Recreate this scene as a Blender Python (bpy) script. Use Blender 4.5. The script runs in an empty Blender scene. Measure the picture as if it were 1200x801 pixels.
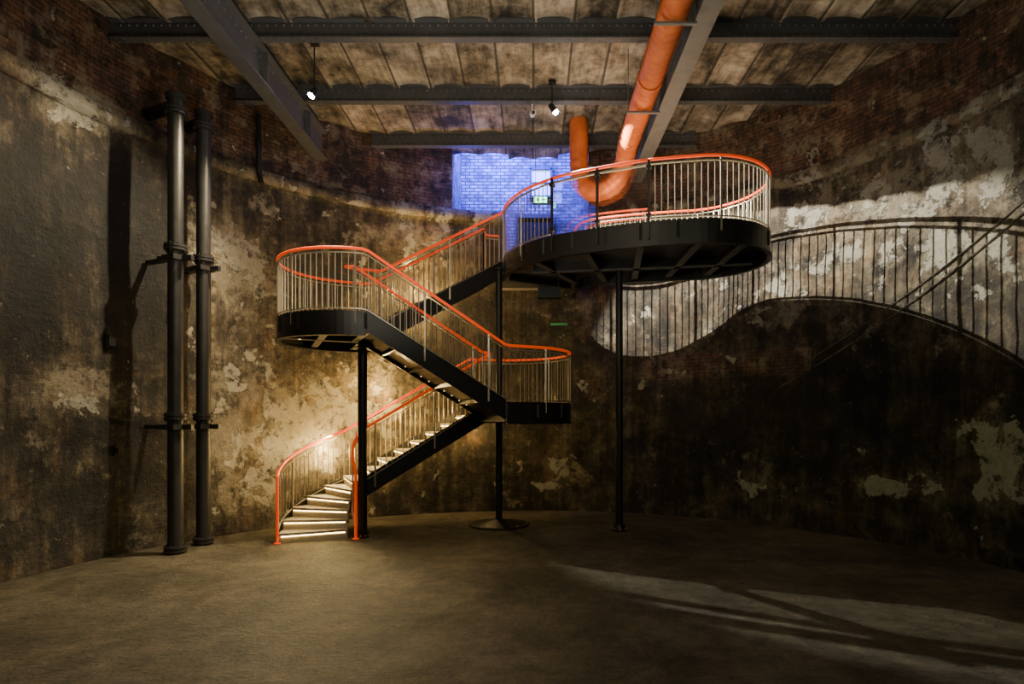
import bpy, math, random
from mathutils import Vector, noise
random.seed(4)
R=7.15; CY=7.1; TAU=math.tau
sc=bpy.context.scene
coll=sc.collection

# ---------------------------------------------------------------- node helpers
class NT:
    def __init__(s,name):
        s.m=bpy.data.materials.new(name); s.m.use_nodes=True
        s.t=s.m.node_tree; s.n=s.t.nodes; s.l=s.t.links
        s.b=s.n['Principled BSDF']
    def node(s,typ,ins=None,**kw):
        x=s.n.new(typ)
        for k,v in kw.items(): setattr(x,k,v)
        if ins:
            for k,v in ins.items():
                if isinstance(v,bpy.types.NodeSocket): s.l.new(v,x.inputs[k])
                else: x.inputs[k].default_value=v
        return x
    def math(s,op,a,b=0.0,c=None,clamp=False):
        x=s.node('ShaderNodeMath',operation=op,use_clamp=clamp)
        for i,v in enumerate([a,b]+([c] if c is not None else [])):
            if isinstance(v,bpy.types.NodeSocket): s.l.new(v,x.inputs[i])
            else: x.inputs[i].default_value=v
        return x.outputs[0]
    def noise(s,vec,scale,detail=6,rough=.6,dist=0.0):
        return s.node('ShaderNodeTexNoise',{'Vector':vec,'Scale':scale,'Detail':detail,'Roughness':rough,'Distortion':dist}).outputs['Fac']
    def ramp(s,fac,stops):
        x=s.node('ShaderNodeValToRGB',{'Fac':fac})
        e=x.color_ramp.elements
        while len(e)<len(stops): e.new(.5)
        for i,(p,c) in enumerate(stops):
            e[i].position=p
            e[i].color=(c,c,c,1) if isinstance(c,(int,float)) else (*c,1)
        return x.outputs['Color']
    def mix(s,fac,a,b,mode='MIX'):
        x=s.node('ShaderNodeMix',data_type='RGBA',blend_type=mode)
        for i,v in ((0,fac),(6,a),(7,b)):
            if isinstance(v,bpy.types.NodeSocket): s.l.new(v,x.inputs[i])
            else: x.inputs[i].default_value=(v if i==0 else ((*v,1) if len(v)==3 else v))
        return x.outputs[2]
    def bump(s,h,strength=.5,dist=.03,normal=None):
        d={'Height':h,'Strength':strength,'Distance':dist}
        if normal is not None: d['Normal']=normal
        return s.node('ShaderNodeBump',d).outputs[0]
    def set(s,**kw):
        for k,v in kw.items():
            k=k.replace('_',' ')
            if isinstance(v,bpy.types.NodeSocket): s.l.new(v,s.b.inputs[k])
            else: s.b.inputs[k].default_value=v

def metal(name,col,rough=.45,metallic=.6,var=.35,emit=0):
    n=NT(name); o=n.node('ShaderNodeTexCoord').outputs['Object']
    f=n.noise(o,6,5,.6)
    c=n.mix(f,tuple(x*(1-var) for x in col),tuple(min(1,x*(1+var)) for x in col))
    n.set(Base_Color=c,Metallic=metallic)
    n.set(Roughness=n.math('ADD',n.math('MULTIPLY',n.noise(o,20,3),.25),rough-.12))
    n.set(Normal=n.bump(n.noise(o,60,3),.12,.01))
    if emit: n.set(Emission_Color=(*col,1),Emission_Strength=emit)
    return n.m
def emis(name,col,st):
    n=NT(name); n.set(Base_Color=(*col,1),Emission_Color=(*col,1),Emission_Strength=st); return n.m

M_black=metal('black_painted_steel',(.013,.012,.011),.42,.3)
M_bal=metal('galvanised_baluster_steel',(.40,.35,.26),.38,.7)
M_rail=metal('orange_handrail_glow_paint',(.95,.075,.004),.45,0,.05,emit=.42)  # orange paint plus added self-glow, so the rails look brightly lit
M_beam=metal('grey_beam_paint',(.085,.085,.09),.5,.15)
M_beam2=metal('worn_beam_paint',(.15,.145,.135),.5,.15)
M_pipe=metal('cast_iron',(.042,.040,.037),.42,.4,.5)
M_led=emis('warm_led',(1,.68,.22),20)
M_leddim=emis('warm_led_dot',(1,.7,.3),2.5)
M_lamp=emis('lamp_lens',(.9,.95,1),150)
M_exit=emis('exit_green',(.1,1,.45),6)
M_white=metal('white_plastic',(.6,.6,.6),.5,0,.1)
M_fix=metal('fixture_black',(.02,.02,.02),.4,.3)

def m_tread():
    n=NT('stair_tread'); o=n.node('ShaderNodeTexCoord').outputs['Object']
    f=n.noise(o,8,6,.65)
    n.set(Base_Color=n.mix(f,(.16,.13,.09),(.42,.37,.28)),Roughness=.55,Normal=n.bump(n.noise(o,40,4),.3,.01)); return n.m
M_tread=m_tread()
def m_duct():
    n=NT('orange_duct'); tc=n.node('ShaderNodeTexCoord').outputs['Object']
    f=n.noise(tc,3,8,.72)
    c=n.mix(f,(.26,.035,.004),(.80,.20,.045))
    n.set(Base_Color=c,Roughness=.55,Specular_IOR_Level=.3); return n.m
M_duct=m_duct()
def m_glass():
    n=NT('clear_glass'); n.set(Base_Color=(.9,.95,.93,1),Roughness=.02,Transmission_Weight=1.0,IOR=1.1,Alpha=.35); return n.m
M_glass=m_glass()

# ---------------------------------------------------------------- wall materials
def m_wall():
    n=NT('sooty_plaster_wall')
    tc=n.node('ShaderNodeTexCoord'); o=tc.outputs['Object']; uv=tc.outputs['UV']
    at=n.node('ShaderNodeAttribute',attribute_name='tone')
    sep=n.node('ShaderNodeSeparateColor',{'Color':at.outputs['Color']})
    tR,tG,tB=sep.outputs
    off=n.node('ShaderNodeMapping',{'Vector':o,'Location':(7.3,2.1,4.4)}).outputs[0]
    big=n.noise(o,.6,10,.66,.1)
    med=n.noise(off,2.1,12,.72,.15)
    fin=n.noise(o,11,8,.75)
    mp=n.node('ShaderNodeMapping',{'Vector':o,'Scale':(3.0,3.0,.25)}).outputs[0]
    stk=n.noise(mp,1.6,8,.7,.2)
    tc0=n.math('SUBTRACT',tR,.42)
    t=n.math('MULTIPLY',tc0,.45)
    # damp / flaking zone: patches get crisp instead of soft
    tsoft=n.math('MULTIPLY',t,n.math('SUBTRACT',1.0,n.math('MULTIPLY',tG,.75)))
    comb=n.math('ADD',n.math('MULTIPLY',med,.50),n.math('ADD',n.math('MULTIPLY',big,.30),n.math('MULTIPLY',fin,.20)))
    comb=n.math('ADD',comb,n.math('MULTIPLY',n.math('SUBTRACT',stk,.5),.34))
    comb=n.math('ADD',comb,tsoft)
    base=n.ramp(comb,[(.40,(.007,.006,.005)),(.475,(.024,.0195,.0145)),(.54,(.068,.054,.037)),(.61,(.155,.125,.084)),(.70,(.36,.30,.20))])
    rust=n.ramp(n.noise(off,1.4,8,.7),[(.50,0),(.64,.45)])
    base=n.mix(rust,base,n.mix(1.0,base,(1.35,.80,.48),'MULTIPLY'))
    br=n.node('ShaderNodeTexBrick',{'Vector':uv,'Scale':1.0,'Color1':(.19,.085,.05,1),'Color2':(.105,.06,.04,1),'Mortar':(.03,.025,.02,1),
        'Mortar Size':.007,'Mortar Smooth':.2,'Bias':0.0,'Brick Width':.23,'Row Height':.078})
    bcol=n.mix(n.ramp(comb,[(.42,1),(.55,0)]),br.outputs['Color'],(.022,.018,.015))
    bcol=n.mix(n.ramp(n.math('ADD',med,t),[(.53,0),(.63,.85)]),bcol,n.mix(fin,(.10,.08,.055),(.32,.27,.19)))
    bmask=n.ramp(n.math('ADD',n.math('MULTIPLY',tB,.75),n.math('MULTIPLY',n.noise(o,1.2,8,.75),.5)),[(.53,0),(.58,1)])
    col=n.mix(bmask,base,bcol)
    v=n.noise(off,1.15,14,.74,.1)
    pm=n.math('ADD',v,tsoft)
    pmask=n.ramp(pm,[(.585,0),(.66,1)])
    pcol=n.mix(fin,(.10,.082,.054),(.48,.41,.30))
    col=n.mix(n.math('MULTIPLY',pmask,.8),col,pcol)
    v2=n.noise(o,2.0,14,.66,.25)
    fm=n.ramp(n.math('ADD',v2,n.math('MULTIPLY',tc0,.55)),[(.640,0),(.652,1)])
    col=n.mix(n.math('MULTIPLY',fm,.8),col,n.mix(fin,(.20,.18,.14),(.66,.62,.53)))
    s2=n.ramp(n.noise(off,7.5,9,.75,.2),[(.635,0),(.66,1)])
    col=n.mix(n.math('MULTIPLY',s2,.5),col,(.40,.34,.26))
    dk=n.ramp(n.noise(off,3.4,12,.75,.2),[(.38,1),(.47,0)])
    col=n.mix(n.math('MULTIPLY',dk,.88),col,(.010,.009,.008))
    col=n.mix(n.math('MULTIPLY',tG,.55),col,n.mix(1.0,col,(.66,.88,.50),'MULTIPLY'))
    h=n.math('ADD',n.math('MULTIPLY',fm,.35),n.math('ADD',n.math('MULTIPLY',med,1.3),n.math('MULTIPLY',fin,.6)))
    nb=n.bump(h,.9,.055)
    bh=n.math('MULTIPLY',br.outputs['Fac'],n.math('ADD',n.math('MULTIPLY',bmask,1.0),.10))
    nb2=n.bump(n.math('MULTIPLY',bh,-1),.8,.02,nb)
    n.set(Base_Color=col,Normal=nb2,Roughness=n.math('ADD',n.math('MULTIPLY',fin,.5),.38))
    n.set(Specular_IOR_Level=.35)
    return n.m
M_wall=m_wall()
def m_scar():
    n=NT('old_render_string'); o=n.node('ShaderNodeTexCoord').outputs['Object']
    n.set(Base_Color=n.ramp(n.noise(o,3,8,.7),[(.4,(.03,.027,.022)),(.6,(.20,.17,.13))]),Roughness=.8); return n.m
M_scar=m_scar()
def m_white_brick():
    n=NT('whitewashed_brick'); tc=n.node('ShaderNodeTexCoord'); uv=tc.outputs['UV']; o=tc.outputs['Object']
    br=n.node('ShaderNodeTexBrick',{'Vector':uv,'Scale':1.0,'Color1':(.75,.72,.7,1),'Color2':(.35,.33,.33,1),'Mortar':(.10,.10,.10,1),
        'Mortar Size':.014,'Brick Width':.23,'Row Height':.085})
    c=n.mix(n.ramp(n.noise(o,3,8,.75),[(.43,0),(.58,.8)]),br.outputs['Color'],(.10,.09,.085))
    n.set(Base_Color=c,Roughness=.7,Normal=n.bump(n.math('MULTIPLY',br.outputs['Fac'],-1),.9,.025)); return n.m
M_wbrick=m_white_brick()
def m_ceiling():
    n=NT('stained_concrete_vault'); tc=n.node('ShaderNodeTexCoord'); o=tc.outputs['Object']
    sx=n.node('ShaderNodeSeparateXYZ',{'Vector':o})
    cx=n.math('FLOOR',n.math('DIVIDE',sx.outputs[0],.65)); cy=n.math('FLOOR',n.math('DIVIDE',n.math('ADD',sx.outputs[1],-.05),1.9))
    cell=n.node('ShaderNodeCombineXYZ',{'X':cx,'Y':cy}).outputs[0]
    wn=n.node('ShaderNodeTexWhiteNoise',{'Vector':cell}).outputs['Value']
    a=n.noise(o,1.5,12,.75,.2); mp=n.node('ShaderNodeMapping',{'Vector':o,'Scale':(6,1.0,1)}).outputs[0]
    s=n.noise(mp,1.5,8,.7)
    f=n.math('ADD',n.math('MULTIPLY',a,.7),n.math('MULTIPLY',s,.3))
    f=n.math('ADD',f,n.math('MULTIPLY',n.math('SUBTRACT',wn,.5),.12))
    c=n.ramp(f,[(.40,(.022,.018,.014)),(.465,(.11,.088,.060)),(.54,(.25,.205,.15)),(.66,(.52,.45,.36))])
    fr=n.math('ABSOLUTE',n.math('SUBTRACT',n.math('FRACT',n.math('DIVIDE',sx.outputs[0],.65)),.5))
    seam=n.ramp(fr,[(.455,0),(.485,1)])
    c=n.mix(n.math('MULTIPLY',seam,.85),c,(.02,.017,.013))
    n.set(Base_Color=c,Roughness=.85,Normal=n.bump(n.noise(o,7,8,.7),.6,.03)); return n.m
M_ceil=m_ceiling()
def m_floor():
    n=NT('dusty_rough_floor'); tc=n.node('ShaderNodeTexCoord'); o=tc.outputs['Object']
    a=n.noise(o,.7,10,.68,.3); b=n.noise(o,4.5,10,.78); g=n.noise(o,24,6,.85)
    vo=n.node('ShaderNodeTexVoronoi',{'Vector':o,'Scale':20.0,'Randomness':1.0}).outputs['Distance']
    f=n.math('ADD',n.math('MULTIPLY',a,.40),n.math('ADD',n.math('MULTIPLY',b,.33),n.math('MULTIPLY',g,.27)))
    c=n.ramp(f,[(.40,(.035,.029,.018)),(.48,(.12,.098,.062)),(.56,(.25,.208,.138)),(.66,(.46,.40,.28))])
    mp=n.node('ShaderNodeMapping',{'Vector':o,'Rotation':(0,0,.5),'Scale':(1,6,1)}).outputs[0]
    br=n.noise(mp,3,8,.75)
    h=n.math('ADD',n.math('MULTIPLY',g,1.3),n.math('ADD',n.math('MULTIPLY',b,2.2),n.math('MULTIPLY',br,1.4)))
    h=n.math('SUBTRACT',h,n.math('MULTIPLY',vo,.6))
    n.set(Base_Color=c,Roughness=n.math('ADD',n.math('MULTIPLY',b,.35),.40),Normal=n.bump(h,1.0,.08)); return n.m
M_floor=m_floor()

# ---------------------------------------------------------------- mesh builder
class MB:
    def __init__(s): s.v=[];s.f=[];s.mi=[];s.mats=[];s.sm=[];s.uv={}
    def mat(s,m):
        if m not in s.mats: s.mats.append(m)
        return s.mats.index(m)
    def add(s,vs,fs,m,smooth=False):
        b=len(s.v); s.v+= [tuple(p) for p in vs]; k=s.mat(m)
        for f in fs: s.f.append(tuple(b+i for i in f)); s.mi.append(k); s.sm.append(smooth)
    def box(s,c,size,m,rot=0.0):
        cx,cy,cz=c; hx,hy,hz=[q/2 for q in size]; ca,sa=math.cos(rot),math.sin(rot)
        vs=[]
        for dz in(-hz,hz):
            for dx,dy in((-hx,-hy),(hx,-hy),(hx,hy),(-hx,hy)):
                vs.append((cx+dx*ca-dy*sa,cy+dx*sa+dy*ca,cz+dz))
        s.add(vs,[(3,2,1,0),(4,5,6,7),(0,1,5,4),(1,2,6,5),(2,3,7,6),(3,0,4,7)],m)
    def prism(s,poly,z0,z1,m):
        a=sum(poly[i][0]*poly[(i+1)%len(poly)][1]-poly[(i+1)%len(poly)][0]*poly[i][1] for i in range(len(poly)))
        if a<0: poly=poly[::-1]
        k=len(poly); vs=[(x,y,z0) for x,y in poly]+[(x,y,z1) for x,y in poly]
        s.add(vs,[tuple(range(k-1,-1,-1)),tuple(range(k,2*k))]+[(i,(i+1)%k,k+(i+1)%k,k+i) for i in range(k)],m)
    def cyl(s,p0,p1,r,m,n=8,r1=None,caps=True):
        p0=Vector(p0);p1=Vector(p1); r1=r if r1 is None else r1
        d=(p1-p0).normalized(); a=d.orthogonal().normalized(); b=d.cross(a)
        vs=[]
        for p,q in((p0,r),(p1,r1)):
            for i in range(n):
                t=TAU*i/n; vs.append(p+q*(math.cos(t)*a+math.sin(t)*b))
        fs=[(i,(i+1)%n,n+(i+1)%n,n+i) for i in range(n)]
        s.add(vs,fs,m,n>6)
        if caps: s.add(vs,[tuple(range(n-1,-1,-1)),tuple(range(n,2*n))],m)
    def tube(s,pts,r,m,n=8,radii=None):
        pts=[Vector(p) for p in pts]; k=len(pts)
        up=None; vs=[]
        for i,p in enumerate(pts):
            d=(pts[min(i+1,k-1)]-pts[max(i-1,0)]).normalized()
            if up is None: up=d.orthogonal().normalized()
            else: up=(up-up.dot(d)*d).normalized()
            w=d.cross(up); q=radii[i] if radii else r
            for j in range(n):
                t=TAU*j/n; vs.append(p+q*(math.cos(t)*up+math.sin(t)*w))
        fs=[]
        for i in range(k-1):
            for j in range(n):
                fs.append((i*n+j,i*n+(j+1)%n,(i+1)*n+(j+1)%n,(i+1)*n+j))
        fs.append(tuple(range(n-1,-1,-1))); fs.append(tuple((k-1)*n+j for j in range(n)))
        s.add(vs,fs,m,True)
    def strip(s,path,zb,zt,th,m):
        """vertical plate following a 3D path (z interpolated) ; zb/zt offsets"""
        k=len(path); vs=[]
        for i,p in enumerate(path):
            a=path[max(i-1,0)]; b=path[min(i+1,k-1)]
            dx,dy=b[0]-a[0],b[1]-a[1]; L=math.hypot(dx,dy) or 1
            nx,ny=-dy/L*th/2,dx/L*th/2
            vs+=[(p[0]+nx,p[1]+ny,p[2]+zb),(p[0]-nx,p[1]-ny,p[2]+zb),(p[0]-nx,p[1]-ny,p[2]+zt),(p[0]+nx,p[1]+ny,p[2]+zt)]
        fs=[(3,2,1,0),tuple((k-1)*4+j for j in range(4))]
        for i in range(k-1):
            for j in range(4):
                fs.append((i*4+j,i*4+(j+1)%4,(i+1)*4+(j+1)%4,(i+1)*4+j))
        s.add(vs,fs,m)
    def obj(s,name,parent=None,uvf=None,col=None):
        me=bpy.data.meshes.new(name); me.from_pydata(s.v,[],s.f)
        for m in s.mats: me.materials.append(m)
        me.polygons.foreach_set('material_index',s.mi); me.polygons.foreach_set('use_smooth',s.sm)
        if uvf:
            u=me.uv_layers.new(name='UVMap')
            for l in me.loops: u.data[l.index].uv=uvf(me.vertices[l.vertex_index].co)
        me.update()
        o=bpy.data.objects.new(name,me); coll.objects.link(o)
        if parent: o.parent=parent
        return o
def empty(name,loc=(0,0,0)):
    e=bpy.data.objects.new(name,None); coll.objects.link(e); return e

def resample(path,sp):
    P=[Vector(p) for p in path]; L=[0]
    for a,b in zip(P,P[1:]): L.append(L[-1]+math.hypot(b.x-a.x,b.y-a.y))
    n=max(1,round(L[-1]/sp)); out=[];j=0
    for i in range(n+1):
        d=L[-1]*i/n
        while j<len(L)-2 and L[j+1]<d: j+=1
        seg=L[j+1]-L[j]; t=(d-L[j])/seg if seg>0 else 0
        out.append(P[j].lerp(P[j+1],min(1,max(0,t))))
    return out
def catmull(pts,n=6):
    out=[];k=len(pts)
    for i in range(k-1):
        p0=Vector(pts[max(i-1,0)]);p1=Vector(pts[i]);p2=Vector(pts[i+1]);p3=Vector(pts[min(i+2,k-1)])
        for j in range(n):
            t=j/n
            out.append(.5*((2*p1)+(-p0+p2)*t+(2*p0-5*p1+4*p2-p3)*t*t+(-p0+3*p1-3*p2+p3)*t**3))
    out.append(Vector(pts[-1])); return out

# ================================================================ ROOM SHELL
def wall_pt_px(px):  # angle of the wall point seen at horizontal bearing (used to place tone blobs)
    k=(px-625)/700
    d=(2*CY+math.sqrt(4*CY*CY-4*(1+k*k)*(CY*CY-R*R)))/(2*(1+k*k))
    return k*d,d
def pz(px,py):
    x,d=wall_pt_px(px); return math.atan2(d-CY,x),2.2+(490-py)/700*d
def sig(x): return max(0,min(1,x))
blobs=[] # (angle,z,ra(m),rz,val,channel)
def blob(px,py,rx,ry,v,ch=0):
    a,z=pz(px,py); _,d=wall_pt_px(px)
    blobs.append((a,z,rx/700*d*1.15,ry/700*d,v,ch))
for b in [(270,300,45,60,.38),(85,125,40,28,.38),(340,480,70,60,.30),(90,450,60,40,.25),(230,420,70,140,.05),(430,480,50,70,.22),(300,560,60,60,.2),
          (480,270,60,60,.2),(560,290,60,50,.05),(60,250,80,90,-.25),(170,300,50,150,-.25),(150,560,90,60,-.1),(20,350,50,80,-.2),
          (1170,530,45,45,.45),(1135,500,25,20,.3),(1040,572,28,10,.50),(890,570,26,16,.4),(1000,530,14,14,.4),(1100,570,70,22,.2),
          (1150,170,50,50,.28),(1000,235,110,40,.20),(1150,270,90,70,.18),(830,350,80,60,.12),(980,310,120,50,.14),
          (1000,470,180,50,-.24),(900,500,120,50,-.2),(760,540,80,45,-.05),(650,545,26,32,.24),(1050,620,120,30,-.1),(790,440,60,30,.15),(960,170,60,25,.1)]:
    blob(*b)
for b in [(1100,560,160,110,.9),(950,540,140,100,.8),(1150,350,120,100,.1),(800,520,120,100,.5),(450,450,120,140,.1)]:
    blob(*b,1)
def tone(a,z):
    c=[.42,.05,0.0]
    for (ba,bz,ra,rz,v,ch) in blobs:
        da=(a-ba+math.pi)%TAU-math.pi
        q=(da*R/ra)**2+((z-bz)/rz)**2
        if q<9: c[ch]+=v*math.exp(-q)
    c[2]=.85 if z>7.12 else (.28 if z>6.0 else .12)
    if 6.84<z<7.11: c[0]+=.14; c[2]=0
    if 3.0<z<3.6 and .7<a<1.2: c[2]=.5
    return [sig(x) for x in c]

def build_wall():
    aL=math.acos(-1.9/R); aR=math.acos(1.3/R); aM=math.acos(-.75/R)
    a0=math.radians(-66); a1=math.radians(246)
    N=440
    A=[a0+(a1-a0)*i/N for i in range(N+1)]
    for t in (aL,aR,aM):
        j=min(range(len(A)),key=lambda i:abs(A[i]-t)); A[j]=t
    prof=[]
    for i in range(0,54): prof.append((i*5.3/53,R))
    for i in range(1,16): prof.append((5.3+i*(6.84-5.3)/15,R))
    prof+=[(6.845,R-.09),(6.93,R-.10),(7.08,R-.10),(7.10,R+.02)]
    for i in range(1,15): prof.append((7.10+i*.105,R+.02))
    verts=[];cols=[]
    for a in A:
        for z,r in prof:
            q=Vector((math.cos(a)*3,math.sin(a)*3,z*.45))
            dr=.05*noise.noise(q*1.0)+.02*noise.noise(q*4)
            rr=r+dr
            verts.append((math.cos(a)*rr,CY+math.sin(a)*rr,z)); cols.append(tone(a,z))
    K=len(prof); faces=[];
    for i in range(len(A)-1):
        am=(A[i]+A[i+1])/2
        for j in range(K-1):
            zm=(prof[j][0]+prof[j+1][0])/2
            if aR<am<aM and zm>5.3: continue
            if aM<am<aL and zm>7.09: continue
            faces.append((i*K+j,i*K+j+1,(i+1)*K+j+1,(i+1)*K+j))
    me=bpy.data.meshes.new('wall_shaft'); me.from_pydata(verts,[],faces)
    me.materials.append(M_wall)
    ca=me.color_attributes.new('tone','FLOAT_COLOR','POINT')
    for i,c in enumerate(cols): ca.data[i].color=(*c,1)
    u=me.uv_layers.new(name='UVMap')
    for l in me.loops:
        i,j=divmod(l.vertex_index,K); u.data[l.index].uv=(A[i]*R,prof[j][0])
    for p in me.polygons: p.use_smooth=True
    o=bpy.data.objects.new('wall_shaft',me); coll.objects.link(o)
build_wall()

def scar(pxa,pya,pxb,pyb,name,w=.05,h=.025,m=M_wall):
    a,za=pz(pxa,pya); b,zb=pz(pxb,pyb); mb=MB(); k=60; vs=[]
    for i in range(k+1):
        t=i/k; an=a+(b-a)*t; z=za+(zb-za)*t
        for r,dz in((R+.04,-w),(R-h,-w),(R-h-.01,w),(R+.04,w)):
            rr=r; vs.append((math.cos(an)*rr,CY+math.sin(an)*rr,z+dz))
    fs=[]
    for i in range(k):
        for j in range(4): fs.append((i*4+j,i*4+(j+1)%4,(i+1)*4+(j+1)%4,(i+1)*4+j))
    mb.add(vs,fs,m); return mb.obj(name)
scar(885,470,1290,165,'trim_1',.010,.015,M_scar)
scar(900,450,1290,150,'trim_2',.008,.015,M_scar)

# floor
mb=MB(); k=128
mb.prism([(math.cos(TAU*i/k)*(R+.12),CY+math.sin(TAU*i/k)*(R+.12)) for i in range(k)],-.2,0,M_floor)
mb.obj('floor')

# ceiling vaults
def build_ceiling():
    mb=MB(); xs=[-7.3+i*.05 for i in range(293)]; ys=[-.2+i*.25 for i in range(60)]
    def z(x,y):
        f=(x/.65)%1.0
        q=.5-abs(f-.5)
        zz=8.50+.055*math.sin(math.pi*f)
        if q<.03: zz+=.02
        return zz+.012*noise.noise(Vector((x*2,y*2,3)))
    K=len(ys); vs=[(x,y,z(x,y)) for x in xs for y in ys]; fs=[]
    for i in range(len(xs)-1):
        for j in range(K-1):
            cx=(xs[i]+xs[i+1])/2; cy=(ys[j]+ys[j+1])/2
            if cx*cx+(cy-CY)**2<(R+.2)**2: fs.append((i*K+j,i*K+j+1,(i+1)*K+j+1,(i+1)*K+j))
    mb.add(vs,fs,M_ceil,False); return mb.obj('ceiling')
build_ceiling()

# entrance recess (light well) behind the shaft wall
def uvr(co): return (co.x+co.y,co.z)
mb=MB()
yb=15.7; x0,x1=-1.9,1.3; yf=CY+math.sqrt(R*R-1.9**2)-.05; zt=9.6
yf2=CY+math.sqrt(R*R-1.3**2)-.05
mb.add([(x0,yb,5.25),(x1,yb,5.25),(x1,yb,zt),(x0,yb,zt)],[(0,1,2,3)],M_wbrick)
mb.add([(x0,yf+.12,5.25),(x0,yb,5.25),(x0,yb,zt),(x0,yf+.12,zt)],[(0,1,2,3)],M_wbrick)
mb.add([(x1,yf2,5.25),(x1,yb,5.25),(x1,yb,zt),(x1,yf2,zt)],[(0,1,2,3)],M_wbrick)
mb.add([(x0,13.9,zt),(x1,13.9,zt),(x1,yb,zt),(x0,yb,zt)],[(0,1,2,3)],M_wbrick)
mb.add([(x0,14.1,8.62),(x1,14.1,8.62),(x1,14.1,zt),(x0,14.1,zt)],[(0,1,2,3)],M_wbrick)
mb.obj('wall_recess',uvf=uvr)
mb=MB(); mb.prism([(-1.9,14.10),(-.75,14.30),(-.75,15.7),(-1.9,15.7)],5.25,7.07,M_wbrick); mb.obj('wall_sill',uvf=uvr)
mb=MB(); mb.box((.28,14.95,5.31),(2.04,1.5,.12),M_tread); mb.obj('floor_recess')
mb=MB()
for dx in(-.27,.27): mb.box((.2+dx,15.62,8.35),(.06,.1,.75),M_beam)
for dz in(-.37,.37): mb.box((.2,15.62,8.35+dz),(.6,.1,.06),M_beam)
mb.box((.2,15.62,8.35),(.5,.06,.04),M_beam)
mb.box((.2,15.66,8.35),(.5,.02,.7),emis('daylight_pane',(.6,.75,1),1.6))
mb.obj('window_1')
mb=MB(); mb.box((.17,13.75,7.22),(.34,.05,.17),M_fix)
mb.box((.17,13.72,7.22),(.31,.012,.14),M_exit)
mb.box((.10,13.712,7.22),(.05,.004,.08),M_white); mb.box((.24,13.712,7.22),(.1,.004,.03),M_white)
for dx in(-.12,.12): mb.cyl((.17+dx,13.75,7.3),(.17+dx,13.75,8.5),.006,M_fix,6)
mb.obj('exit_sign')
mb=MB(); mb.box((.1,15.64,6.4),(1.0,.06,2.05),M_black); mb.box((.1,15.6,7.46),(1.16,.1,.08),M_beam)
for dx in(-.55,.55): mb.box((.1+dx,15.6,6.4),(.07,.1,2.1),M_beam)
mb.cyl((.45,15.55,6.35),(.45,15.55,6.5),.02,M_bal)
mb.obj('door_1')

# ================================================================ BEAMS
def rivets(mb,pts,axis,r=.018):
    for p in pts:
        p=Vector(p); q=p+Vector(axis)*r*.8
        mb.cyl(p,q,r,M_beam2,6,r*.55)
def xbeam(y,name):
    hx=math.sqrt(R*R-(y-CY)**2)+.03; mb=MB()
    mb.box((0,y,8.39),(2*hx,.03,.30),M_beam)
    mb.box((0,y,8.255),(2*hx,.14,.025),M_beam); mb.box((0,y,8.53),(2*hx,.22,.03),M_beam)
    pts=[]
    x=-hx+.1
    while x<hx:
        pts+= [(x,y-.015,8.31),(x+.06,y-.015,8.47)]; x+=.13
    rivets(mb,pts,(0,-1,0),.02)
    x=-hx+.1; pts=[]
    while x<hx: pts+=[(x,y-.045,8.243),(x,y+.045,8.243)]; x+=.13
    rivets(mb,pts,(0,0,-1),.014)
    return mb.obj(name)
for i,y in enumerate((1.9,3.8,5.75,7.65,9.55,11.45,13.3)): xbeam(y,'ceiling_beam' if i==0 else 'ceiling_beam.%03d'%i)
def ybeam(x,name,m,w=.26):
    y0=CY-math.sqrt(R*R-x*x)+.08; y1=CY+math.sqrt(R*R-x*x)-.04; L=y1-y0; yc=(y0+y1)/2; mb=MB()
    mb.box((x,yc,7.93),(.03,L,.56),m); mb.box((x,yc,7.665),(w,L,.035),m); mb.box((x,yc,8.22),(w,L,.035),m)
    y=y0+.1; pts=[];p2=[]
    sgn=1 if x<0 else -1
    while y<y1: pts+=[(x+sgn*.015,y,7.74),(x+sgn*.015,y+.07,8.13)]; y+=.16
    rivets(mb,pts,(sgn,0,0))
    y=y0+.6
    while y<y1: mb.box((x+sgn*.07,y,7.94),(.12,.02,.52),m); y+=1.9
    return mb.obj(name)
ybeam(-4.49,'main_girder',M_beam); ybeam(2.36,'main_girder.001',M_beam2,.28)

# ================================================================ DUCT
def duct():
    X,Z=1.88,7.65
    pts=[(X,.9+i*.03,Z) for i in range(int((11.9-.9)/.03)+1)]
    ctrl=[(X,11.88,Z),(X,12.12,7.58),(1.85,12.38,7.36),(1.70,12.55,7.12),(1.45,12.62,7.0),(1.2,12.68,7.02),(1.03,12.72,7.2),(.98,12.75,7.5),(.97,12.75,8.0),(.97,12.75,8.58)]
    pts+= [tuple(p) for p in catmull(ctrl,8)][1:]
    P=[Vector(p) for p in pts]; fine=[P[0]]; rad=[.188]; acc=0
    for a,b in zip(P,P[1:]):
        fine.append(b); acc+=(b-a).length
        if acc>.145: rad.append(.203); acc=0
        else: rad.append(.188)
    mb=MB(); mb.tube(fine,.19,M_duct,28,rad)
    for y in (3,5.2,7.4,9.6,11.6): mb.cyl((X,y-.04,Z),(X,y+.04,Z),.21,M_duct,28)
    for y in (4.2,7.9,10.2):
        mb.box((X,y,Z-.23),(.56,.05,.03),M_beam2)
        for dx in(-.26,.26): mb.cyl((X+dx,y,Z-.24),(X+dx,y,8.5),.008,M_beam2,6)
    mb.obj('ventilation_duct')
duct()

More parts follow.
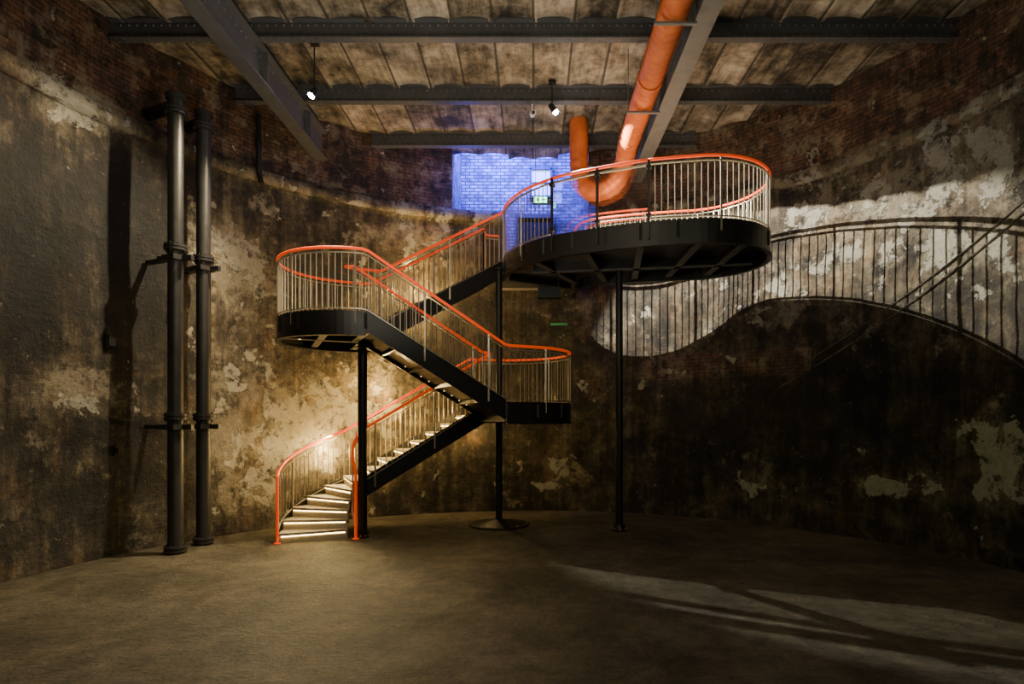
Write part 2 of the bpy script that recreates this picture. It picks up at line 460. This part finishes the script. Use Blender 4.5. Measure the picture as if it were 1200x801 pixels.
# ================================================================ CAST IRON PIPES
def vpipe(x,y,ztop,name):
    mb=MB(); ang=math.atan2(y-CY,x); ox,oy=math.cos(ang),math.sin(ang)
    mb.cyl((x,y,0),(x,y,ztop),.115,M_pipe,20)
    for z in (.05,2.2,4.95,ztop-.25):
        mb.cyl((x,y,z-.02),(x,y,z+.02),.17,M_pipe,20); mb.cyl((x,y,z+.035),(x,y,z+.075),.17,M_pipe,20)
        for i in range(8):
            t=TAU*i/8; mb.cyl((x+.145*math.cos(t),y+.145*math.sin(t),z-.045),(x+.145*math.cos(t),y+.145*math.sin(t),z+.1),.014,M_pipe,6)
    g=R-math.hypot(x,y-CY)
    for z in (2.12,4.87):
        mb.box((x+ox*g/2,y+oy*g/2,z-.06),(g-.02,.07,.07),M_pipe,ang)
        mb.box((x,y,z-.06),(.30,.28,.08),M_pipe,ang)
        mb.box((x,y,z-.06),(.62,.07,.08),M_pipe,-.15)
    mb.cyl((x,y,ztop-.02),(x,y,ztop+.05),.15,M_pipe,20)
    mb.tube([(x,y,ztop-.2),(x+ox*.12,y+oy*.12,ztop-.12),(x+ox*(g-.02),y+oy*(g-.02),ztop-.12)],.1,M_pipe,14)
    mb.obj(name)
vpipe(-5.84,9.75,7.42,'cast_iron_pipe'); vpipe(-5.77,10.45,7.5,'cast_iron_pipe.001')
mb=MB(); a,z=pz(298,155); r=R-.19
x,y=math.cos(a)*r,CY+math.sin(a)*r
mb.cyl((x,y,6.95),(x,y,8.1),.05,M_fix,10); mb.cyl((x,y,7.5),(x,y,7.56),.075,M_fix,10); mb.cyl((x,y,6.95),(x+.06,y-.02,6.75),.05,M_fix,10)
mb.obj('drain_pipe_stub')

# ================================================================ STAIRCASE
u=Vector((.9075,.42)); nn=Vector((.42,-.9075)); C=Vector((-3.3,11.0)); A=Vector((-.6,12.25))
def P(t,s): q=C+u*t+nn*s; return (q.x,q.y)
Z1,Z2,Z3=2.44,3.9,5.38
def arc(c,r,a0,a1,n,z0,z1=None):
    z1=z0 if z1 is None else z1
    return [(c.x+r*math.cos(math.radians(a0+(a1-a0)*i/n)),c.y+r*math.sin(math.radians(a0+(a1-a0)*i/n)),z0+(z1-z0)*i/n) for i in range(n+1)]
stair=empty('steel_staircase')
AB=114.8; AF=294.8
seg_f3=[(*P(3.0,-1.3),Z3),(*P(.5,-1.3),Z2)]
seg_mid=arc(C,1.3,AB,AF,36,Z2)
seg_f2=[(*P(0,1.3),Z2),(*P(2.48,1.35),Z1)]
seg_land=arc(A,1.35,AF,AF+180,36,Z1)
seg_f1=[(*P(2.7,-1.35),Z1),(*P(0,-1.3),.87)]
seg_wind=arc(C,1.3,AB,203,16,.87,0.08)

def balustrade(mb,path,sp=.105,posts=True,h=1.08,start=True,orange=True):
    rs=resample(path,sp)
    top=[(p.x,p.y,p.z+h) for p in rs]
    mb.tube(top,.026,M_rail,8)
    mb.strip([(p.x,p.y,p.z) for p in rs],h-.085,h-.07,.045,M_bal)
    mb.strip([(p.x,p.y,p.z) for p in rs],.09,.105,.04,M_bal)
    for i,p in enumerate(rs):
        if i%11==0 or i==len(rs)-1:
            mb.box((p.x,p.y,p.z+(h-.02)/2-.07),(.028,.028,h+.12),M_bal)
        else:
            mb.cyl((p.x,p.y,p.z+.09),(p.x,p.y,p.z+h-.07),.0085,M_bal,5,caps=False)
def newel(mb,x,y,z,h):
    mb.cyl((x,y,z),(x,y,z+h),.026,M_rail,10); mb.cyl((x,y,z),(x,y,z+.015),.06,M_rail,12)

mb=MB()
outer=seg_f3+seg_mid+seg_f2+seg_land+seg_f1+seg_wind
balustrade(mb,outer)
e=seg_wind[-1]; newel(mb,e[0],e[1],0,1.17)
mb.obj('outer_balustrade',stair)
mb=MB()
balustrade(mb,[(*P(-.02,.09),Z2),(*P(2.48,.09),Z1)])
balustrade(mb,[(*P(3.0,-.09),Z3),(*P(.5,-.09),Z2)])
inn=[(*P(2.7,-.10),Z1),(*P(.1,-.10),.87)]+[(-3.36,11.0,.55),(-3.24,10.9,.10)]
balustrade(mb,inn); newel(mb,-3.24,10.9,0,1.17)
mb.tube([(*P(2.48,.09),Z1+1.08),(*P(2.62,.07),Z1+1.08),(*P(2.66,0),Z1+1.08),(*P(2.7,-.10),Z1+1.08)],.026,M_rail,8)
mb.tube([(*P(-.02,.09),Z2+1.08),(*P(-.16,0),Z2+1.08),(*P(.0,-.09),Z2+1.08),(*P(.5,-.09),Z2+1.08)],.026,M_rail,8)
mb.obj('inner_balustrade',stair)

def flight(name,t0,t1,z0,z1,n,s0,s1,led=False):
    mb=MB(); rise=(z1-z0)/n; nt=n-1
    run=(t1-t0)/nt
    for k in range(nt):
        z=z0+rise*(k+1); ta=t0+run*k; tb=ta+run
        sg=1 if run>0 else -1
        poly=[P(ta-sg*.03,s0),P(tb,s0),P(tb,s1),P(ta-sg*.03,s1)]
        mb.prism(poly,z-.045,z,M_tread)
        mb.prism([P(ta,s0),P(ta+sg*.012,s0),P(ta+sg*.012,s1),P(ta,s1)],z-rise,z-.045,M_black if not led else M_tread)
        if led:
            mb.prism([P(ta-sg*.022,s0+.02),P(ta-sg*.008,s0+.02),P(ta-sg*.008,s1-.02),P(ta-sg*.022,s1-.02)] ,z-.06,z-.046,M_led)
    mb.prism([P(t1,s0),P(t1+.012,s0),P(t1+.012,s1),P(t1,s1)],z1-rise,z1-.045,M_black)
    for s in (s0,s1):
        mb.strip([(*P(t0,s),z0),(*P(t1,s),z1)],-.27,.12,.02,M_black)
    a=[P(t0,s0),P(t0,s1),P(t1,s1),P(t1,s0)]
    vs=[(*a[0],z0-.16),(*a[1],z0-.16),(*a[2],z1-.16),(*a[3],z1-.16)]+[(*a[0],z0-.19),(*a[1],z0-.19),(*a[2],z1-.19),(*a[3],z1-.19)]
    mb.add(vs,[(0,1,2,3),(7,6,5,4),(0,4,5,1),(1,5,6,2),(2,6,7,3),(3,7,4,0)],M_black)
    for i in range(1,5):
        t=t0+(t1-t0)*i/5; z=z0+(z1-z0)*i/5-.22; p=P(t,(s0+s1)/2)
        mb.box((p[0],p[1],z),(.05,abs(s1-s0),.07),M_black,math.atan2(u.y,u.x))
    return mb.obj(name,stair)
flight('flight_front',2.48,0,Z1,Z2,8,.1,1.3)
flight('flight_upper',.5,3.0,Z2,Z3,8,-1.28,-.1)
flight('flight_lower_straight',0,2.7,.87,Z1,9,-1.28,-.12,led=True)
mb=MB(); rs=.174; da=(203-AB)/5
def cp(r,a): return (C.x+r*math.cos(math.radians(a)),C.y+r*math.sin(math.radians(a)))
for k in range(5):
    a0=203-da*k; a1=a0-da; z=rs*(k+1)
    ring=[cp(1.27,a0+1-(da+1)*i/6) for i in range(7)]+[cp(.12,a1),cp(.12,a0+2)]
    mb.prism(ring,z-.045,z,M_tread)
    mb.prism([cp(.12,a0),cp(1.27,a0),cp(1.27,a0-.6),cp(.12,a0-3)],z-rs+ (0 if k==0 else -.01),z-.045,M_tread)
    mb.prism([cp(.16,a0+.4),cp(1.24,a0+.4),cp(1.24,a0+1.0),cp(.16,a0+2)],z-.062,z-.046,M_led)
    mb.prism([cp(.14,a0-2),cp(1.25,a0-.6),cp(1.25,a1),cp(.14,a1)],max(0,z-.25),z-.05,M_black)
mb.strip(arc(C,1.3,AB,203,16,.87,.12),-.22,.14,.02,M_black)
mb.obj('flight_lower_winders',stair)

def landing(name,poly,fascia,z,ribs,closed_front=True):
    mb=MB(); mb.prism(poly,z-.06,z,M_tread)
    cx=sum(p[0] for p in poly)/len(poly); cy=sum(p[1] for p in poly)/len(poly)
    inset=[(cx+(p[0]-cx)*.975,cy+(p[1]-cy)*.975) for p in poly]
    mb.prism(inset,z-.12,z-.062,M_beam)
    mb.strip(fascia,-.33,.06,.025,M_black)
    mb.strip(fascia,-.345,-.32,.09,M_black)
    for (a,b) in ribs:
        dx,dy=b[0]-a[0],b[1]-a[1]; L=math.hypot(dx,dy); an=math.atan2(dy,dx)
        mb.box(((a[0]+b[0])/2,(a[1]+b[1])/2,z-.20),(L,.02,.17),M_black,an)
        mb.box(((a[0]+b[0])/2,(a[1]+b[1])/2,z-.29),(L,.12,.02),M_beam,an)
    for p in resample(fascia,.6):
        mb.box((p.x,p.y,z-.1),(.05,.05,.26),M_black)
    return mb.obj(name,stair)
midpoly=[(p[0],p[1]) for p in seg_mid]+[P(0,.1),P(.5,-.02),P(.5,-1.3)]
midf=[(*P(.5,-1.3),Z2)]+seg_mid
landing('landing_middle',midpoly,midf,Z2,[(P(.15,-1.25),P(.15,.1)),(P(-1.25,0),P(.45,0)),(P(-.6,-1.1),P(-.6,1.1)),(P(0,0),P(0,1.27)),(P(.48,-1.28),P(.48,0))])
landpoly=[P(2.48,1.35)]+[(p[0],p[1]) for p in seg_land]+[P(2.7,-1.35),P(2.7,-.05),P(2.48,.05)]
landf=[(*P(2.48,1.35),Z1)]+seg_land+[(*P(2.7,-1.35),Z1)]
landing('landing_lower',landpoly,landf,Z1,[(P(2.6,0),P(4.3,0)),(P(2.975,-1.3),P(2.975,1.3)),(P(3.6,-1.1),P(3.6,1.1)),(P(2.5,.05),P(2.5,1.33))])
cr=Vector((2.93,10.98)); rr=1.32
front=[tuple(p) for p in catmull([(*P(3.0,-.08),Z3),(-.52,11.85,Z3),(-.2,11.2,Z3),(.33,10.62,Z3),(1.0,10.22,Z3),(1.9,9.85,Z3),(2.7,9.68,Z3)],6)]
right=arc(cr,rr,-95,85,30,Z3)
back=[tuple(p) for p in catmull([(2.9,12.32,Z3),(1.9,12.55,Z3),(1.15,12.9,Z3),(.95,13.4,Z3),(.95,14.1,Z3)],5)]
backl=[(-.72,14.1,Z3),(-1.13,14.0,Z3),(*P(3.0,-1.3),Z3)]
upoly=[(p[0],p[1]) for p in front+right+back+backl]
uf=front+right+back
ribs=[((.05,11.1),(.9,12.8)),((.9,10.4),(1.5,12.6)),((1.8,10.0),(2.1,12.4)),((2.75,9.8),(2.75,12.2)),((3.5,9.95),(3.5,12.05)),((.0,11.9),(4.1,11.2)),((-.5,12.6),(.85,13.4))]
landing('landing_upper',upoly,uf,Z3,ribs)
mb=MB()
ig=next(i for i,p in enumerate(front) if p[0]>=.25); ih=next(i for i,p in enumerate(front) if p[0]>=1.85)
balustrade(mb,front[:ig+1]); balustrade(mb,front[ih:]+right+back)
gl=front[ig:ih+1]
mb.tube([(p[0],p[1],p[2]+1.08) for p in gl],.026,M_rail,8)
balustrade(mb,[(-.8,13.98,Z3),(-1.1,13.9,Z3),(*P(3.0,-1.3),Z3)])
gp=resample(gl,.87)
for p in gp:
    mb.box((p.x,p.y-.03,p.z+.42),(.035,.05,1.3),M_black,-.4)
    mb.box((p.x,p.y-.03,p.z+.95),(.08,.08,.05),M_black,-.4); mb.box((p.x,p.y-.03,p.z+.16),(.08,.08,.05),M_black,-.4)
for a,b in zip(gp,gp[1:]):
    pa=a.lerp(b,.03); pb=a.lerp(b,.97)
    mb.strip([(pa.x,pa.y,pa.z),(pb.x,pb.y,pb.z)],.08,.98,.012,M_glass)
    mb.strip([(pa.x,pa.y+.02,pa.z),(pb.x,pb.y+.02,pb.z)],.99,1.02,.03,M_bal)
mb.obj('upper_balustrade',stair)
mb=MB()
def column(mb,x,y,z0,z1,r,disc=None):
    mb.cyl((x,y,z0),(x,y,z1),r,M_black,20)
    mb.cyl((x,y,z1-.03),(x,y,z1),r*2.2,M_black,20)
    if disc:
        mb.cyl((x,y,0),(x,y,.03),disc,M_black,40); mb.cyl((x,y,.03),(x,y,.12),disc*.8,M_black,40,r*1.5); 
        for i in range(8):
            t=TAU*i/8; mb.cyl((x+disc*.9*math.cos(t),y+disc*.9*math.sin(t),.03),(x+disc*.9*math.cos(t),y+disc*.9*math.sin(t),.06),.02,M_bal,6)
column(mb,P(.15,0)[0],P(.15,0)[1],0,Z2-.1,.085,.12)
column(mb,-.71,12.35,0,Z3-.1,.07,.62)
column(mb,1.69,11.75,0,Z3-.12,.07,.17)
p=P(.15,0); mb.box((p[0],p[1],Z2-.4),(.35,.35,.02),M_black,.43)
mb.obj('support_columns',stair)
mb=MB(); mb.box((.35,13.0,4.92),(.5,.3,.22),M_fix); mb.box((.35,12.84,4.92),(.4,.03,.14),M_black)
for dx in(-.2,.2): mb.cyl((.35+dx,13,5.0),(.35+dx,13,5.3),.012,M_fix,6)
mb.obj('cable_box',stair)
mb=MB()
mb.strip([(*P(.15,-.16),.95),(*P(2.65,-.16),Z1)],.02,.045,.02,M_led)
for i in range(9):
    t=.9+i*.15; z=Z1+(Z2-Z1)*(2.48-t)/2.48; q=P(t,.2); mb.box((q[0],q[1],z-.20),(.02,.02,.012),M_leddim)
mb.obj('led_strips',stair)

# ================================================================ FIXTURES
def spot_fixture(name,x,y,z,aim,top=8.26,dome=.008):
    mb=MB(); d=Vector(aim).normalized(); c=Vector((x,y,z))
    mb.cyl(c-d*.16,c-d*.01,.05,M_fix,16,.065); mb.cyl(c-d*.01,c,.07,M_fix,16)
    mb.cyl(c-d*.005,c+d*dome,.055,M_lamp,16,.055 if dome<.01 else .04)
    mb.cyl(c-d*.1,(x-d.x*.1,y-d.y*.1,top),.012,M_fix,8); mb.box((x-d.x*.1,y-d.y*.1,top-.01),(.14,.1,.04),M_fix)
    mb.obj(name)
def light(name,typ,loc,energy,col,aim=None,**kw):
    l=bpy.data.lights.new(name,typ); l.energy=energy; l.color=col
    for k,v in kw.items(): setattr(l,k,v)
    o=bpy.data.objects.new(name,l); coll.objects.link(o); o.location=loc
    if aim: o.rotation_euler=(Vector(aim)).to_track_quat('-Z','Y').to_euler()
    return o
aR=Vector((1,.05,-1.36)); sR=Vector((.41,11.2,7.95))
spot_fixture('ceiling_spotlight',*sR,tuple(aR),8.5,.05)
light('spot_lamp_right','SPOT',sR+aR.normalized()*.08,4600,(1,.95,.80),aR,spot_size=math.radians(84),spot_blend=.16,shadow_soft_size=.012)
aL=Vector((-.62,-.62,-1.3)); sL=Vector((-3.72,10.0,7.6))
spot_fixture('ceiling_spotlight.001',*sL,tuple(aL),8.5)
light('spot_lamp_left','SPOT',sL+aL.normalized()*.03,1800,(1,.82,.52),aL,spot_size=math.radians(108),spot_blend=.6,shadow_soft_size=.05)
mb=MB(); mb.cyl((-.02,11.5,8.05),(-.02,11.5,8.26),.02,M_white,8); mb.cyl((-.02,11.52,8.05),(.0,11.3,7.98),.05,M_white,12); mb.cyl((0,11.3,7.98),(0,11.28,7.975),.035,M_fix,12)
mb.obj('security_camera')
def wbox(px,py,name,s=(.16,.08,.22),m=M_fix):
    a,z=pz(px,py); mb=MB(); r=R-.03; mb.box((math.cos(a)*r,CY+math.sin(a)*r,z),(s[1],s[0],s[2]),m,a)
    mb.box((math.cos(a)*(r-.05),CY+math.sin(a)*(r-.05),z),(.03,s[0]*.7,s[2]*.7),m,a); mb.obj(name)
wbox(127,400,'wall_socket_box'); wbox(137,528,'wall_socket_box.001',(.14,.07,.14)); wbox(655,380,'fire_notice_sign',(.4,.03,.05),emis('dim_green',(.05,.35,.12),.08))

Y=(1,.66,.22)
light('stair_led_lower','AREA',(*P(1.3,-.7),2.3),60,Y,(-.25,.6,-.8),shape='RECTANGLE',size=2.4,size_y=.05)
light('stair_led_base','AREA',(-3.9,11.9,1.9),50,(1,.76,.34),(-.1,-.35,-1),shape='RECTANGLE',size=.5,size_y=.1)
light('stair_led_wall','POINT',(*P(.9,-1.7),2.9),115,Y,shadow_soft_size=.05)
light('stair_led_mid','POINT',(*P(-.3,-1.75),1.5),75,Y,shadow_soft_size=.05)
light('stair_led_upper','POINT',(*P(1.8,-1.75),5.0),210,Y,shadow_soft_size=.05)
light('stair_led_landing','POINT',(*P(2.9,-1.6),1.9),35,Y,shadow_soft_size=.05)
mb=MB(); mb.cyl((-3.95,10.1,3.54),(-3.95,10.1,3.78),.05,M_fix,16); mb.cyl((-3.95,10.1,3.535),(-3.95,10.1,3.545),.02,M_leddim,16)
mb.obj('added_pool_fixture',stair)  # added housing for the stair-base pool lamp
light('added_pool_lamp','SPOT',(-3.95,10.1,3.48),750,(1,.82,.48),(-.10,-.55,-1),spot_size=math.radians(105),spot_blend=.9,shadow_soft_size=.04)  # added lamp, throws a pool of light on the floor by the stair base
light('recess_blue','AREA',(-.6,14.45,9.2),520,(.05,.07,1),(0,.75,-.7),shape='RECTANGLE',size=2.4,size_y=.2)
light('recess_blue_front','POINT',(-1.5,13.5,7.7),34,(.09,.10,1),shadow_soft_size=.1)
light('fill_ceiling','AREA',(-1.5,7.0,4.0),170,(1,.90,.70),(0,.25,1),shape='DISK',size=2.5)  # added fill without a fixture, brightens the ceiling from below
light('fill_overhead','AREA',(-1.5,3.0,8.1),150,(1,.86,.60),(0,.45,-1),shape='DISK',size=2.0)  # added soft fill from overhead, out of view, no fixture
light('fill_camera_side','AREA',(1.5,1.2,5.0),60,(.95,1,.75),(.2,1,.15),shape='DISK',size=1.5)  # added fill near the camera, lifts the far walls, no fixture

w=bpy.data.worlds.new('World'); sc.world=w; w.use_nodes=True
w.node_tree.nodes['Background'].inputs[0].default_value=(.55,.5,.4,1); w.node_tree.nodes['Background'].inputs[1].default_value=.3

cam=bpy.data.cameras.new('camera'); co=bpy.data.objects.new('camera',cam); coll.objects.link(co)
co.location=(0,0,2.2); co.rotation_euler=(math.pi/2,0,0)
cam.sensor_width=36; cam.lens=21; cam.shift_x=-25/1200; cam.shift_y=89.5/1200; cam.clip_start=.02
sc.camera=co
